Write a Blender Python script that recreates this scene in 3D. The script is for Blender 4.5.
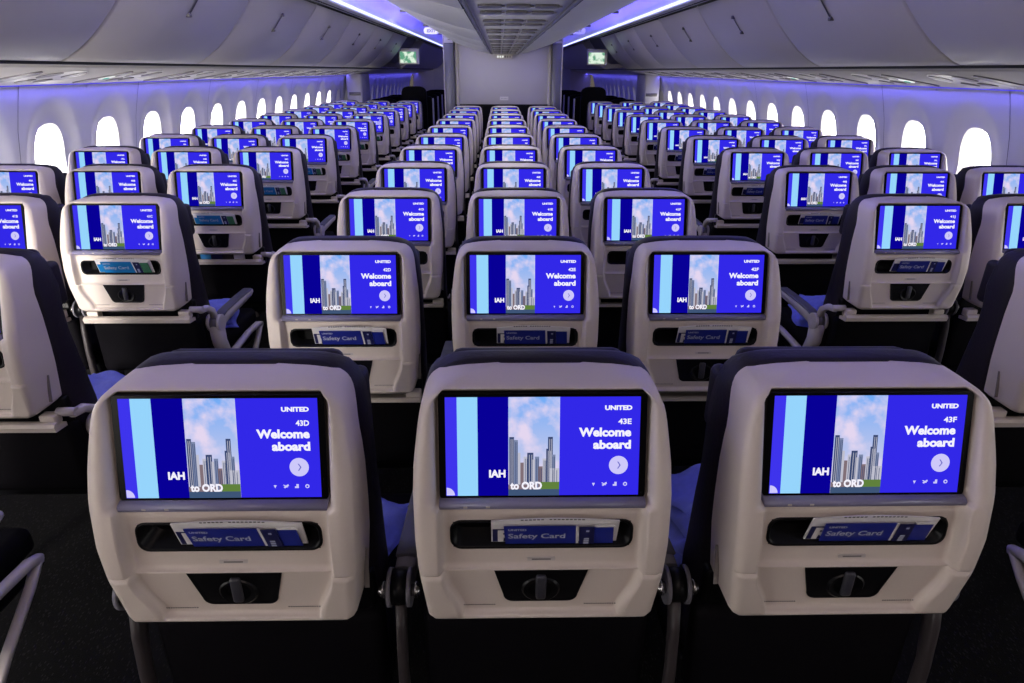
import bpy, bmesh, math, random
from mathutils import Vector, Matrix

# ------------------------------------------------------------------ reset
for o in list(bpy.data.objects):
    bpy.data.objects.remove(o)
scene = bpy.context.scene
col = scene.collection

# ------------------------------------------------------------------ camera
F_PX, PIT, YAW, ROLL = 633.4, 0.4045, 0.0194, -0.0044
CAM = Vector((-0.0658, 0.0, 1.516))
cam_d = bpy.data.cameras.new('camera')
cam = bpy.data.objects.new('camera', cam_d)
col.objects.link(cam)
cam_d.sensor_width = 36.0
cam_d.lens = F_PX / 1024 * 36.0
cam_d.clip_start = 0.02
cam_d.clip_end = 100
cy_, sy_ = math.cos(YAW), math.sin(YAW)
cp_, sp_ = math.cos(PIT), math.sin(PIT)
r0 = Vector((cy_, -sy_, 0)); yh = Vector((sy_, cy_, 0)); zh = Vector((0, 0, 1))
fw = cp_ * yh - sp_ * zh
u0 = sp_ * yh + cp_ * zh
cr_, sr_ = math.cos(ROLL), math.sin(ROLL)
right = cr_ * r0 - sr_ * u0
up = sr_ * r0 + cr_ * u0
m = Matrix((right, up, -fw)).transposed().to_4x4()
m.translation = CAM
cam.matrix_world = m
scene.camera = cam

# ------------------------------------------------------------------ render look
scene.view_settings.view_transform = 'Standard'
scene.view_settings.look = 'None'
scene.view_settings.gamma = 1.0
scene.view_settings.use_curve_mapping = False
scene.view_settings.exposure = 0.25

# ------------------------------------------------------------------ world (soft light from the open rear of the cabin)
world = bpy.data.worlds.new('world'); scene.world = world
world.use_nodes = True
world.node_tree.nodes['Background'].inputs[0].default_value = (1.0, 0.84, 0.76, 1)
world.node_tree.nodes['Background'].inputs[1].default_value = 0.09

# ------------------------------------------------------------------ lamps of the cabin, and added fill lights
def area(name, loc, target, sx, sy, power, color, spread=180):
    d = bpy.data.lights.new(name, 'AREA'); d.shape = 'RECTANGLE'
    d.size = sx; d.size_y = sy; d.energy = power; d.color = color
    d.spread = math.radians(spread)
    o = bpy.data.objects.new(name, d); col.objects.link(o)
    o.location = loc
    v = Vector(target) - Vector(loc)
    o.rotation_euler = v.to_track_quat('-Z', 'Y').to_euler()
    return o

LX = 1.0   # overall light scale
for s, nm in ((-1, 'left'), (1, 'right')):
    # long LED coves washing the aisle ceilings blue
    for y0 in (1.0, 6.0, 11.0, 16.0):
        o = area('cove_light', (s * 1.36, y0 + 2.5, 2.035), (s * 1.10, y0 + 2.5, 2.33), 0.03, 5.0, (18 if y0 < 10 else 6) * LX, (0.09, 0.06, 1.0))
        o.rotation_euler = (0, s * math.radians(180 - 40) , 0)
    # LED wash at the head of the side walls
    for y0 in (1.0, 6.0, 11.0, 16.0):
        o = area('wall_wash_light', (s * 2.585, y0 + 2.5, 1.435), (s * 2.75, y0 + 2.5, 1.0), 0.02, 5.0, 10.0 * LX, (0.12, 0.10, 1.0))
        o.rotation_euler = (0, s * math.radians(-22), 0)
    # pale wash from the cove lip onto the centre bins
    for y0 in (1.5, 5.5):
        o = area('bin_wash_light', (s * 1.372, y0 + 2.0, 2.000), (s * 0.45, y0 + 2.0, 1.80), 0.02, 4.0, (5.0 if s < 0 else 2.5) * LX, (0.80, 0.80, 1.0) if s < 0 else (0.45, 0.42, 1.0), 110)
        o.rotation_euler = (0, math.radians(-80 if s < 0 else 80), 0)
# added area light at the rear left, behind the camera, for the left block
area('rear_left_fill_light', (-2.35, -1.7, 1.30), (-2.15, 3.4, 1.05), 0.6, 1.3, 46 * LX, (1.0, 0.94, 0.88), 60)
for sx_, pw in ((-1, 7), (1, 3)):
    for y_ in (3.0, 6.0, 9.0):
        area('aisle_fill_light', (sx_ * 1.12, y_, 2.25), (sx_ * 0.9, y_, 0.0), 0.10, 2.8, pw * LX, (0.90, 0.90, 1.0))  # added neutral fill under the ceiling, brightening bins and seat tops
area('rear_warm_fill_light', (0.0, -0.9, 2.1), (0.0, 1.0, 0.9), 0.9, 0.4, 9 * LX, (1.0, 0.78, 0.70))  # added warm fill above and behind the camera for the nearest seatbacks
for y_ in (4.2, 6.2, 8.2):
    area('seat_top_fill_light', (0.0, y_, 1.700), (0.0, y_, 0.0), 0.28, 1.8, 3.5 * LX, (1.0, 0.96, 0.94))  # added neutral fill below the rail, lifting the far seat tops

# ------------------------------------------------------------------ materials
def mat(name, color, rough=0.5, metal=0.0, spec=0.5, noise=0.0, nscale=60.0, bump=0.0, emit=None, estr=0.0, sample=None, coat=0.0):
    m = bpy.data.materials.new(name); m.use_nodes = True
    nt = m.node_tree; b = nt.nodes['Principled BSDF']
    b.inputs['Base Color'].default_value = (*color, 1)
    b.inputs['Roughness'].default_value = rough
    b.inputs['Metallic'].default_value = metal
    b.inputs['Specular IOR Level'].default_value = spec
    b.inputs['Coat Weight'].default_value = coat
    if noise or bump:
        tc = nt.nodes.new('ShaderNodeTexCoord')
        n = nt.nodes.new('ShaderNodeTexNoise'); n.inputs['Scale'].default_value = nscale
        n.inputs['Detail'].default_value = 3
        nt.links.new(tc.outputs['Object'], n.inputs['Vector'])
        if noise:
            mx = nt.nodes.new('ShaderNodeMixRGB'); mx.blend_type = 'MULTIPLY'
            mx.inputs[0].default_value = noise
            mx.inputs[1].default_value = (*color, 1)
            nt.links.new(n.outputs['Fac'], mx.inputs[2])
            # centre the noise on one
            ad = nt.nodes.new('ShaderNodeMath'); ad.operation = 'ADD'; ad.inputs[1].default_value = 0.5
            nt.links.new(n.outputs['Fac'], ad.inputs[0]); nt.links.new(ad.outputs[0], mx.inputs[2])
            nt.links.new(mx.outputs[0], b.inputs['Base Color'])
        if bump:
            bp = nt.nodes.new('ShaderNodeBump'); bp.inputs['Strength'].default_value = bump
            bp.inputs['Distance'].default_value = 0.002
            nt.links.new(n.outputs['Fac'], bp.inputs['Height'])
            nt.links.new(bp.outputs[0], b.inputs['Normal'])
    if emit:
        b.inputs['Emission Color'].default_value = (*emit, 1)
        b.inputs['Emission Strength'].default_value = estr
    if sample:
        m.cycles.emission_sampling = sample
    return m

def emat(name, color, strength=1.0, sample='NONE'):
    m = bpy.data.materials.new(name); m.use_nodes = True
    nt = m.node_tree; nt.nodes.clear()
    e = nt.nodes.new('ShaderNodeEmission'); o = nt.nodes.new('ShaderNodeOutputMaterial')
    e.inputs[0].default_value = (*color, 1); e.inputs[1].default_value = strength
    nt.links.new(e.outputs[0], o.inputs[0])
    m.cycles.emission_sampling = sample
    return m

def srgb(r, g, b):
    f = lambda c: (c / 255 / 12.92) if c / 255 <= 0.04045 else ((c / 255 + 0.055) / 1.055) ** 2.4
    return (f(r), f(g), f(b))

M = {}
M['shell'] = mat('beige_plastic', (0.62, 0.545, 0.48), 0.45, noise=0.06, nscale=300, bump=0.06)
M['shell_seam'] = mat('seam_shadow_plastic', (0.20, 0.18, 0.17), 0.6, noise=0.05)
M['navy'] = mat('navy_leather', (0.015, 0.012, 0.019), 0.5, spec=0.2, noise=0.2, nscale=120, bump=0.35)
M['black'] = mat('black_plastic', (0.004, 0.004, 0.005), 0.35, spec=0.18, noise=0.1, nscale=90)
M['blackfab'] = mat('black_leather_cushion', (0.004, 0.0035, 0.005), 0.7, spec=0.05, noise=0.2, nscale=90, bump=0.2)
M['glass'] = mat('screen_glass', (0.002, 0.002, 0.003), 0.25, spec=0.1, noise=0.02)
M['ledge'] = mat('blue_glow_tinted_ledge', (0.20, 0.19, 0.30), 0.3, noise=0.05)  # grey ledge with the screen's blue reflection tinted into its base colour
M['grey'] = mat('grey_armrest_plastic', (0.16, 0.155, 0.18), 0.45, noise=0.08)
M['arm_beige'] = mat('warm_grey_armrest', (0.50, 0.46, 0.45), 0.45, noise=0.08)
M['arm_pad'] = mat('dark_grey_arm_pad', (0.065, 0.065, 0.08), 0.5, noise=0.1, bump=0.15)
M['steel'] = mat('brushed_steel', (0.55, 0.53, 0.52), 0.25, metal=1.0, noise=0.05)
M['leg'] = mat('brown_grey_leg_metal', (0.035, 0.028, 0.030), 0.5, metal=0.0, noise=0.1)
M['latch_grey'] = mat('dark_latch_plastic', (0.035, 0.035, 0.045), 0.45, noise=0.1)
M['label'] = mat('pale_label', (0.50, 0.46, 0.44), 0.4, noise=0.03)
M['ink'] = mat('grey_ink', (0.12, 0.11, 0.11), 0.6, noise=0.03)
M['white_paper'] = mat('white_paper', (0.80, 0.78, 0.76), 0.6, noise=0.05)
M['card_navy'] = mat('navy_blue_card', (0.012, 0.022, 0.26), 0.35, noise=0.05)
M['card_teal'] = mat('bright_blue_card', (0.005, 0.19, 0.50), 0.35, noise=0.05)
M['card_dark'] = mat('dark_navy_print', (0.01, 0.012, 0.09), 0.4, noise=0.05)
M['card_green'] = mat('green_photo_print', (0.05, 0.20, 0.10), 0.4, noise=0.6, nscale=80)
M['card_text'] = mat('pale_print', (0.45, 0.48, 0.62), 0.5, noise=0.03)
M['blanket'] = mat('blue_fleece', (0.15, 0.18, 0.60), 0.85, noise=0.3, nscale=60, bump=0.5)
M['lining'] = mat('white_cabin_lining', (0.76, 0.76, 0.78), 0.45, noise=0.04, nscale=8)
M['bin'] = mat('bin_door_plastic', (0.52, 0.49, 0.465), 0.40, noise=0.04, nscale=10)
M['bin_gap'] = mat('dark_gap', (0.02, 0.02, 0.025), 0.7, noise=0.05)
M['psu'] = mat('psu_panel_plastic', (0.52, 0.50, 0.50), 0.4, noise=0.05, nscale=10)
M['psu_dark'] = mat('psu_dark_recess', (0.11, 0.10, 0.11), 0.4, noise=0.3, nscale=30)
M['divider'] = mat('grey_divider_panel', (0.50, 0.48, 0.50), 0.45, noise=0.04, nscale=10)
M['post'] = mat('slate_grey_post', (0.12, 0.12, 0.15), 0.35, noise=0.05)
M['prem'] = mat('black_leather_premium', (0.005, 0.0045, 0.006), 0.7, spec=0.05, noise=0.2, nscale=60, bump=0.2)
M['prem_edge'] = mat('dark_grey_seat_edge', (0.45, 0.43, 0.5), 0.4, noise=0.1)
M['window_frame'] = mat('window_reveal', (0.80, 0.77, 0.72), 0.5, noise=0.03)

# carpet: dark with small dashes
def carpet():
    m = bpy.data.materials.new('dark_carpet'); m.use_nodes = True
    nt = m.node_tree; b = nt.nodes['Principled BSDF']
    tc = nt.nodes.new('ShaderNodeTexCoord')
    mp = nt.nodes.new('ShaderNodeMapping'); mp.inputs['Scale'].default_value = (150, 55, 1); mp.inputs['Rotation'].default_value = (0, 0, 0.5)
    v = nt.nodes.new('ShaderNodeTexVoronoi'); v.inputs['Scale'].default_value = 1.0
    n = nt.nodes.new('ShaderNodeTexNoise'); n.inputs['Scale'].default_value = 500
    cr = nt.nodes.new('ShaderNodeValToRGB')
    cr.color_ramp.elements[0].position = 0.10; cr.color_ramp.elements[0].color = (0.020, 0.018, 0.019, 1)
    cr.color_ramp.elements[1].position = 0.32; cr.color_ramp.elements[1].color = (0.0022, 0.002, 0.0022, 1)
    nt.links.new(tc.outputs['Object'], mp.inputs[0]); nt.links.new(mp.outputs[0], v.inputs['Vector'])
    nt.links.new(tc.outputs['Object'], n.inputs['Vector'])
    nt.links.new(v.outputs['Distance'], cr.inputs[0]); nt.links.new(cr.outputs[0], b.inputs['Base Color'])
    bp = nt.nodes.new('ShaderNodeBump'); bp.inputs['Strength'].default_value = 0.5; bp.inputs['Distance'].default_value = 0.004
    nt.links.new(n.outputs['Fac'], bp.inputs['Height']); nt.links.new(bp.outputs[0], b.inputs['Normal'])
    b.inputs['Roughness'].default_value = 0.95; b.inputs['Specular IOR Level'].default_value = 0.1
    return m
M['carpet'] = carpet()

# screen picture colours
M['s_blue'] = emat('screen_blue', srgb(50, 40, 232), 0.84, 'AUTO')
M['s_left'] = emat('screen_violet_blue', srgb(62, 52, 236), 0.84)
M['s_light'] = emat('screen_light_blue', srgb(150, 212, 252), 0.84, 'AUTO')
M['s_navy'] = emat('screen_navy', srgb(8, 0, 150), 0.84)
M['s_white'] = emat('screen_white', (0.92, 0.90, 1.0), 0.84)
M['s_pale'] = emat('screen_pale_lilac', srgb(205, 200, 250), 0.84)
M['s_chev'] = emat('screen_chevron', srgb(110, 110, 200), 0.84)
M['b0'] = emat('tower_slate', srgb(58, 72, 112), 0.84)
M['b1'] = emat('tower_grey', srgb(122, 134, 168), 0.84)
M['b2'] = emat('tower_pale', srgb(190, 190, 205), 0.84)
M['b3'] = emat('tower_brown', srgb(128, 110, 118), 0.84)
M['river'] = emat('river_water', srgb(62, 84, 118), 0.84)
M['trees'] = emat('park_green', srgb(96, 128, 60), 0.84)
def sky_mat():
    m = bpy.data.materials.new('screen_photo_sky'); m.use_nodes = True
    nt = m.node_tree; nt.nodes.clear()
    e = nt.nodes.new('ShaderNodeEmission'); o = nt.nodes.new('ShaderNodeOutputMaterial')
    tc = nt.nodes.new('ShaderNodeTexCoord'); sp = nt.nodes.new('ShaderNodeSeparateXYZ')
    nt.links.new(tc.outputs['Object'], sp.inputs[0])
    mr = nt.nodes.new('ShaderNodeMapRange'); mr.inputs[1].default_value = 0.95; mr.inputs[2].default_value = 1.07
    nt.links.new(sp.outputs['Z'], mr.inputs[0])
    cr = nt.nodes.new('ShaderNodeValToRGB')
    cr.color_ramp.elements[0].color = (*srgb(205, 205, 232), 1); cr.color_ramp.elements[1].color = (*srgb(112, 170, 245), 1)
    nt.links.new(mr.outputs[0], cr.inputs[0])
    n = nt.nodes.new('ShaderNodeTexNoise'); n.inputs['Scale'].default_value = 28; n.inputs['Detail'].default_value = 5
    nt.links.new(tc.outputs['Object'], n.inputs['Vector'])
    c2 = nt.nodes.new('ShaderNodeValToRGB'); c2.color_ramp.elements[0].position = 0.45; c2.color_ramp.elements[1].position = 0.66
    nt.links.new(n.outputs['Fac'], c2.inputs[0])
    mx = nt.nodes.new('ShaderNodeMixRGB'); mx.inputs[2].default_value = (*srgb(228, 214, 240), 1)
    nt.links.new(c2.outputs[0], mx.inputs[0]); nt.links.new(cr.outputs[0], mx.inputs[1])
    e.inputs[1].default_value = 0.84
    nt.links.new(mx.outputs[0], e.inputs[0]); nt.links.new(e.outputs[0], o.inputs[0])
    m.cycles.emission_sampling = 'NONE'
    return m
M['s_sky'] = sky_mat()

M['pane_left'] = emat('bright_daylight_pane', (1.0, 0.985, 0.98), 13.0, 'FRONT')
M['pane_right'] = emat('dimmed_daylight_pane', (1.0, 0.98, 0.95), 9.0, 'FRONT')
M['pane_far'] = emat('tinted_forward_pane', (0.75, 0.76, 0.85), 0.45, 'NONE')
M['strip'] = emat('led_strip', (0.45, 0.50, 1.0), 2.2, 'NONE')
M['strip_wall'] = emat('wall_led_strip', (0.10, 0.08, 0.9), 0.8, 'NONE')
M['teal_lamp'] = emat('green_seat_lamp', (0.0, 0.35, 0.28), 1.0)
M['white_lamp'] = emat('white_seat_lamp', (0.85, 0.88, 0.85), 1.0)
def map_mat():
    m = bpy.data.materials.new('moving_map_image'); m.use_nodes = True
    nt = m.node_tree; nt.nodes.clear()
    e = nt.nodes.new('ShaderNodeEmission'); o = nt.nodes.new('ShaderNodeOutputMaterial')
    tc = nt.nodes.new('ShaderNodeTexCoord'); n = nt.nodes.new('ShaderNodeTexNoise'); n.inputs['Scale'].default_value = 14
    n.inputs['Detail'].default_value = 4
    cr = nt.nodes.new('ShaderNodeValToRGB')
    cr.color_ramp.elements[0].position = 0.42; cr.color_ramp.elements[0].color = (*srgb(90, 150, 120), 1)
    cr.color_ramp.elements[1].position = 0.56; cr.color_ramp.elements[1].color = (*srgb(205, 222, 205), 1)
    nt.links.new(tc.outputs['Object'], n.inputs['Vector']); nt.links.new(n.outputs['Fac'], cr.inputs[0])
    nt.links.new(cr.outputs[0], e.inputs[0]); nt.links.new(e.outputs[0], o.inputs[0])
    m.cycles.emission_sampling = 'NONE'
    return m
M['map'] = map_mat()

# ------------------------------------------------------------------ mesh helpers
class MB:
    """collects shapes with materials, then makes one mesh object"""
    def __init__(self):
        self.bm = bmesh.new(); self.mats = []
    def mi(self, key):
        mt = M[key]
        if mt not in self.mats: self.mats.append(mt)
        return self.mats.index(mt)
    def face(self, pts, key, smooth=False):
        vs = [self.bm.verts.new(p) for p in pts]
        f = self.bm.faces.new(vs); f.material_index = self.mi(key); f.smooth = smooth
        return f
    def box(self, lo, hi, key, bevel=0.0, seg=2, mtx=None, smooth=False):
        c = [(lo[i] + hi[i]) / 2 for i in range(3)]; s = [hi[i] - lo[i] for i in range(3)]
        r = bmesh.ops.create_cube(self.bm, size=1.0, matrix=Matrix.Translation(c) @ Matrix.Diagonal((*s, 1)))
        vs = r['verts']; k = self.mi(key)
        fs = {f for v in vs for f in v.link_faces}
        for f in fs: f.material_index = k
        if bevel:
            es = list({e for v in vs for e in v.link_edges})
            rr = bmesh.ops.bevel(self.bm, geom=es, offset=bevel, segments=seg, affect='EDGES', profile=0.5)
            vs = list({v for f in rr['faces'] for v in f.verts} | {v for v in vs if v.is_valid})
            fs = {f for v in vs for f in v.link_faces}
            for f in fs: f.material_index = k; f.smooth = True
        if mtx: bmesh.ops.transform(self.bm, matrix=mtx, verts=vs)
        return vs
    def cyl(self, p0, p1, r, key, seg=20, r2=None, smooth=True):
        p0 = Vector(p0); p1 = Vector(p1); d = p1 - p0
        mt = Matrix.Translation((p0 + p1) / 2) @ d.to_track_quat('Z', 'Y').to_matrix().to_4x4()
        rr = bmesh.ops.create_cone(self.bm, cap_ends=True, segments=seg, radius1=r, radius2=r if r2 is None else r2, depth=d.length, matrix=mt)
        k = self.mi(key)
        for f in {f for v in rr['verts'] for f in v.link_faces}:
            f.material_index = k; f.smooth = smooth and len(f.verts) == 4
        return rr['verts']
    def prism(self, prof, axis, a, b, key, smooth=False):
        """extrude a closed outline (list of 2d points) along axis 0/1/2 from a to b"""
        def P(p, t):
            if axis == 0: return (t, p[0], p[1])
            if axis == 1: return (p[0], t, p[1])
            return (p[0], p[1], t)
        A = [self.bm.verts.new(P(p, a)) for p in prof]; B = [self.bm.verts.new(P(p, b)) for p in prof]
        k = self.mi(key); n = len(prof)
        for i in range(n):
            f = self.bm.faces.new((A[i], A[(i + 1) % n], B[(i + 1) % n], B[i])); f.material_index = k; f.smooth = smooth
        for L in (A[::-1], B):
            f = self.bm.faces.new(L); f.material_index = k
        return A + B
    def sweep(self, path, section, key, smooth=True):
        """sections along 3d path in the y-z plane; section = (half width x, half thickness)"""
        n = len(path); rings = []
        for i, p in enumerate(path):
            p = Vector(p)
            t = (Vector(path[min(i + 1, n - 1)]) - Vector(path[max(i - 1, 0)])).normalized()
            nx = Vector((1, 0, 0)); nn = t.cross(nx).normalized()
            hw, ht = section[i] if isinstance(section, list) else section
            ring = []
            for a in range(12):
                an = 2 * math.pi * a / 12
                ca, sa = math.cos(an), math.sin(an)
                e = 0.55
                ring.append(self.bm.verts.new(p + nx * hw * math.copysign(abs(ca) ** e, ca) + nn * ht * math.copysign(abs(sa) ** e, sa)))
            rings.append(ring)
        k = self.mi(key)
        for i in range(n - 1):
            for a in range(12):
                f = self.bm.faces.new((rings[i][a], rings[i][(a + 1) % 12], rings[i + 1][(a + 1) % 12], rings[i + 1][a]))
                f.material_index = k; f.smooth = smooth
        for r in (rings[0][::-1], rings[-1]):
            f = self.bm.faces.new(r); f.material_index = k
    def build(self, name, parent=None, loc=None, recalc=True):
        if recalc: bmesh.ops.recalc_face_normals(self.bm, faces=self.bm.faces[:])
        me = bpy.data.meshes.new(name); self.bm.to_mesh(me); self.bm.free()
        for mt in self.mats: me.materials.append(mt)
        o = bpy.data.objects.new(name, me); col.objects.link(o)
        if parent: o.parent = parent
        if loc: o.location = loc
        return o

def empty(name, loc=(0, 0, 0)):
    o = bpy.data.objects.new(name, None); col.objects.link(o); o.location = loc
    o.empty_display_size = 0.1
    return o
def tag(o, label=None, cat=None, group=None, kind=None):
    if label: o['label'] = label
    if cat: o['category'] = cat
    if group: o['group'] = group
    if kind: o['kind'] = kind
    return o
def copy_tree(o, parent=None, skip=()):
    c = o.copy(); col.objects.link(c); c.parent = parent
    for ch in o.children:
        if ch.name.split('.')[0] in skip: continue
        copy_tree(ch, c, skip)
    return c
def rrect(x0, x1, z0, z1, r, n=5):
    """rounded rectangle outline, counter-clockwise"""
    pts = []
    for cx, cz, a0 in ((x1 - r, z1 - r, 0), (x0 + r, z1 - r, 90), (x0 + r, z0 + r, 180), (x1 - r, z0 + r, 270)):
        for i in range(n + 1):
            a = math.radians(a0 + 90 * i / n)
            pts.append((cx + r * math.cos(a), cz + r * math.sin(a)))
    return pts

_txt_cache = {}
def text_tris(body, bold):
    """outline of a word from Blender's built-in font: list of (points, faces), height 1 = cap height"""
    key = (body, bold)
    if key in _txt_cache: return _txt_cache[key]
    cu = bpy.data.curves.new('t', 'FONT'); cu.body = body; cu.size = 1.0; cu.offset = bold; cu.resolution_u = 3
    ob = bpy.data.objects.new('t', cu); col.objects.link(ob)
    dg = bpy.context.evaluated_depsgraph_get(); dg.update()
    me = bpy.data.meshes.new_from_object(ob.evaluated_get(dg))
    V = [(v.co.x, v.co.y) for v in me.vertices]; Fs = [tuple(p.vertices) for p in me.polygons]
    bpy.data.objects.remove(ob); bpy.data.curves.remove(cu); bpy.data.meshes.remove(me)
    _txt_cache[key] = (V, Fs)
    return V, Fs
def put_text(mb, body, key, place, x_anchor, base, cap, width=None, align='R', bold=0.03):
    """place(x, z) -> 3d point; cap = letter height; width = total width"""
    V, Fs = text_tris(body, bold)
    x0 = min(v[0] for v in V); x1 = max(v[0] for v in V)
    CAPH = 0.70
    s = cap / CAPH
    sx = (width / (x1 - x0)) if width else s
    off = {'R': x_anchor - (x1) * sx, 'L': x_anchor - x0 * sx, 'C': x_anchor - (x0 + x1) / 2 * sx}[align]
    vs = [mb.bm.verts.new(place(off + v[0] * sx, base + v[1] * s)) for v in V]
    k = mb.mi(key)
    for f in Fs:
        try:
            ff = mb.bm.faces.new([vs[i] for i in f]); ff.material_index = k
        except ValueError:
            pass

# ------------------------------------------------------------------ SEAT
TILT = 0.2525
SC = (0.0, 0.995)                       # centre of the display (local y, z)
TANS = math.tan(TILT)
def lerp(a, b, t): return a + (b - a) * t
def sstep(a, b, x):
    t = min(1, max(0, (x - a) / (b - a))); return t * t * (3 - 2 * t)
def interp(tab, z):
    if z <= tab[0][0]: return tab[0][1]
    for (a, va), (b, vb) in zip(tab, tab[1:]):
        if z <= b: return lerp(va, vb, (z - a) / (b - a))
    return tab[-1][1]
WID = [(0.691, 0.160), (0.696, 0.169), (0.705, 0.176), (0.80, 0.1855), (0.855, 0.188), (0.93, 0.189), (0.97, 0.1875), (1.0, 0.1845), (1.02, 0.1815)]
for _i in range(1, 21):
    _t = _i / 20 * 0.988
    WID.append((1.02 + 0.0735 * _i / 20, (0.1815 - 0.016 * _t ** 1.4) * (1 - _t ** 6) ** 0.36))
YOUT = [(0.688, -0.040), (0.70, -0.050), (0.785, -0.059), (0.85, -0.058), (0.92, -0.046), (1.0, -0.020), (1.06, 0.000), (1.073, 0.010), (1.083, 0.034), (1.089, 0.058), (1.0935, 0.088)]
def y_inner(z):
    if z > 1.0795: return interp(YOUT, z)
    if z > 0.908: return (z - SC[1]) * TANS + 0.013
    if z > 0.895: return lerp(-0.030, -0.018, sstep(0.895, 0.908, z))
    if z > 0.798: return lerp(-0.036, -0.030, (z - 0.798) / 0.097)
    if z > 0.793: return lerp(-0.048, -0.036, (z - 0.793) / 0.005)
    return lerp(-0.040, -0.048, (z - 0.690) / 0.103)
def e_low(z): return lerp(0.122, 0.150, sstep(0.70, 0.785, z))
def depth(x, z):
    ax = abs(x)
    yo = interp(YOUT, z); yi = y_inner(z)
    if z > 0.908:
        t = sstep(0.1580, 0.1665, ax); t = max(t, sstep(1.0745, 1.079, z))
    elif z > 0.793:
        t = sstep(0.1505, 0.1605, ax)
    else:
        # tray face: raised field with a soft frame at its sides and foot
        e = e_low(z)
        t = max(sstep(e, e + 0.006, ax), 1 - sstep(0.699, 0.704, z))
        yi += 0.007
    y = lerp(yi, yo, t)
    if abs(z - 0.793) < 0.0016 and ax > 0.15: y += 0.006
    return y
ZL = [0.691, 0.693, 0.695, 0.697, 0.699, 0.7015, 0.704, 0.707, 0.712, 0.718, 0.725, 0.735, 0.745, 0.76, 0.772, 0.783, 0.7908, 0.7918, 0.793, 0.7942, 0.7955, 0.798, 0.805, 0.815, 0.826, 0.832, 0.84, 0.852, 0.865, 0.878, 0.882, 0.888, 0.894, 0.899, 0.903, 0.908, 0.912,
      0.93, 0.95, 0.97, 0.99, 1.01, 1.03, 1.045, 1.055, 1.063, 1.069, 1.073, 1.0765, 1.078, 1.0795, 1.081, 1.0825, 1.084, 1.0855, 1.087, 1.0885, 1.090, 1.091, 1.092, 1.0928, 1.0935]
XI = [0.0, 0.02, 0.04, 0.06, 0.08, 0.10, 0.115, 0.120, 0.125, 0.130, 0.1325, 0.1375, 0.144, 0.150, 0.153, 0.156, 0.158, 0.160, 0.162, 0.1645]
def make_shell(parent, far=False):
    mb = MB(); bm = mb.bm; k = mb.mi('shell')
    xs = [-x for x in XI[:0:-1]] + XI
    grid = []
    for z in ZL:
        W = interp(WID, z); row = []
        sc = min(1.0, (W - 0.006) / 0.1645)
        ext = [lerp(0.1645 * sc, W, t) for t in (0.35, 0.7)]
        full = []
        for s in (-1, 1):
            pass
        inner = [(x * sc, x) for x in xs]
        if z < 0.793:
            e = e_low(z)
            def low_x(x):
                a = abs(x); g = math.copysign(1, x)
                if a <= 0.150: return x * e / 0.150
                if a <= 0.156: return g * (e + (a - 0.150))
                return g * lerp(e + 0.006, 0.1645 * sc, (a - 0.156) / 0.0085)
            inner = [(low_x(x), low_x(x)) for x in xs]
        side = lambda s: [(s * e, s * (0.1645 + 0.01 * i)) for i, e in enumerate(ext, 1)]
        line = side(-1)[::-1] + inner + side(1)
        for X, Xd in line:
            row.append((X, depth(Xd if sc < 1 else X, z), z))
        # rounded edge and the side wall running forward
        yo = interp(YOUT, z)
        yf = max(lerp(0.062, 0.100, sstep(0.98, 1.09, z)), yo + 0.012)
        for s in (-1, 1):
            w = [(s * (W + 0.0045), yo + 0.006, z), (s * (W + 0.007), yo + 0.016, z), (s * (W + 0.008), lerp(yo + 0.02, yf, 0.5), z), (s * (W + 0.007), yf, z)]
            row = (w[::-1] + row) if s < 0 else (row + w)
        zz_ = z if z < 1.078 else 1.078 + (z - 1.078) * 0.78
        grid.append([bm.verts.new((p[0], p[1], zz_)) for p in row])
    nr = len(grid); nc = len(grid[0])
    for i in range(nr - 1):
        for j in range(nc - 1):
            a, b, c, d = grid[i][j], grid[i][j + 1], grid[i + 1][j + 1], grid[i + 1][j]
            zc = (a.co.z + c.co.z) / 2; xc = (a.co.x + b.co.x) / 2
            if 0.832 < zc < 0.878 and abs(xc) < 0.1375: continue      # literature pocket opening
            f = bm.faces.new((a, b, c, d)); f.material_index = k; f.smooth = True
    # foot lip
    low = grid[0]
    back = [bm.verts.new((v.co.x * 0.98, 0.05, 0.693)) for v in low]
    for j in range(nc - 1):
        f = bm.faces.new((low[j + 1], low[j], back[j], back[j + 1])); f.material_index = k
    # top lid towards the cushion
    hi = grid[-1]
    lid = [bm.verts.new((v.co.x, 0.105, 1.0865)) for v in hi]
    for j in range(nc - 1):
        f = bm.faces.new((hi[j], hi[j + 1], lid[j + 1], lid[j])); f.material_index = k; f.smooth = True
    return mb.build('backrest_shell', parent)

def slab(mb, x0, x1, z0, z1, r, yfun, th, key, n=5):
    """rounded plate following yfun(z) on its back face, th thick towards the front"""
    pts = rrect(x0, x1, z0, z1, r, n)
    A = [mb.bm.verts.new((x, yfun(z), z)) for x, z in pts]
    B = [mb.bm.verts.new((x, yfun(z) + th, z)) for x, z in pts]
    k = mb.mi(key); N = len(pts)
    f = mb.bm.faces.new(A); f.material_index = k
    f = mb.bm.faces.new(B[::-1]); f.material_index = k
    for i in range(N):
        f = mb.bm.faces.new((A[(i + 1) % N], A[i], B[i], B[(i + 1) % N])); f.material_index = k
DW, DH = 0.2925, 0.1537                  # lit picture
def scr(u, v, lift=0.0):
    """u 0..1 from left, v 0..1 from top on the display -> local point"""
    a = (0.5 - v) * DH
    return (-DW / 2 + u * DW, a * math.sin(TILT) - 0.0042 * math.cos(TILT) - lift, 0.995 + a * math.cos(TILT))
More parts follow.
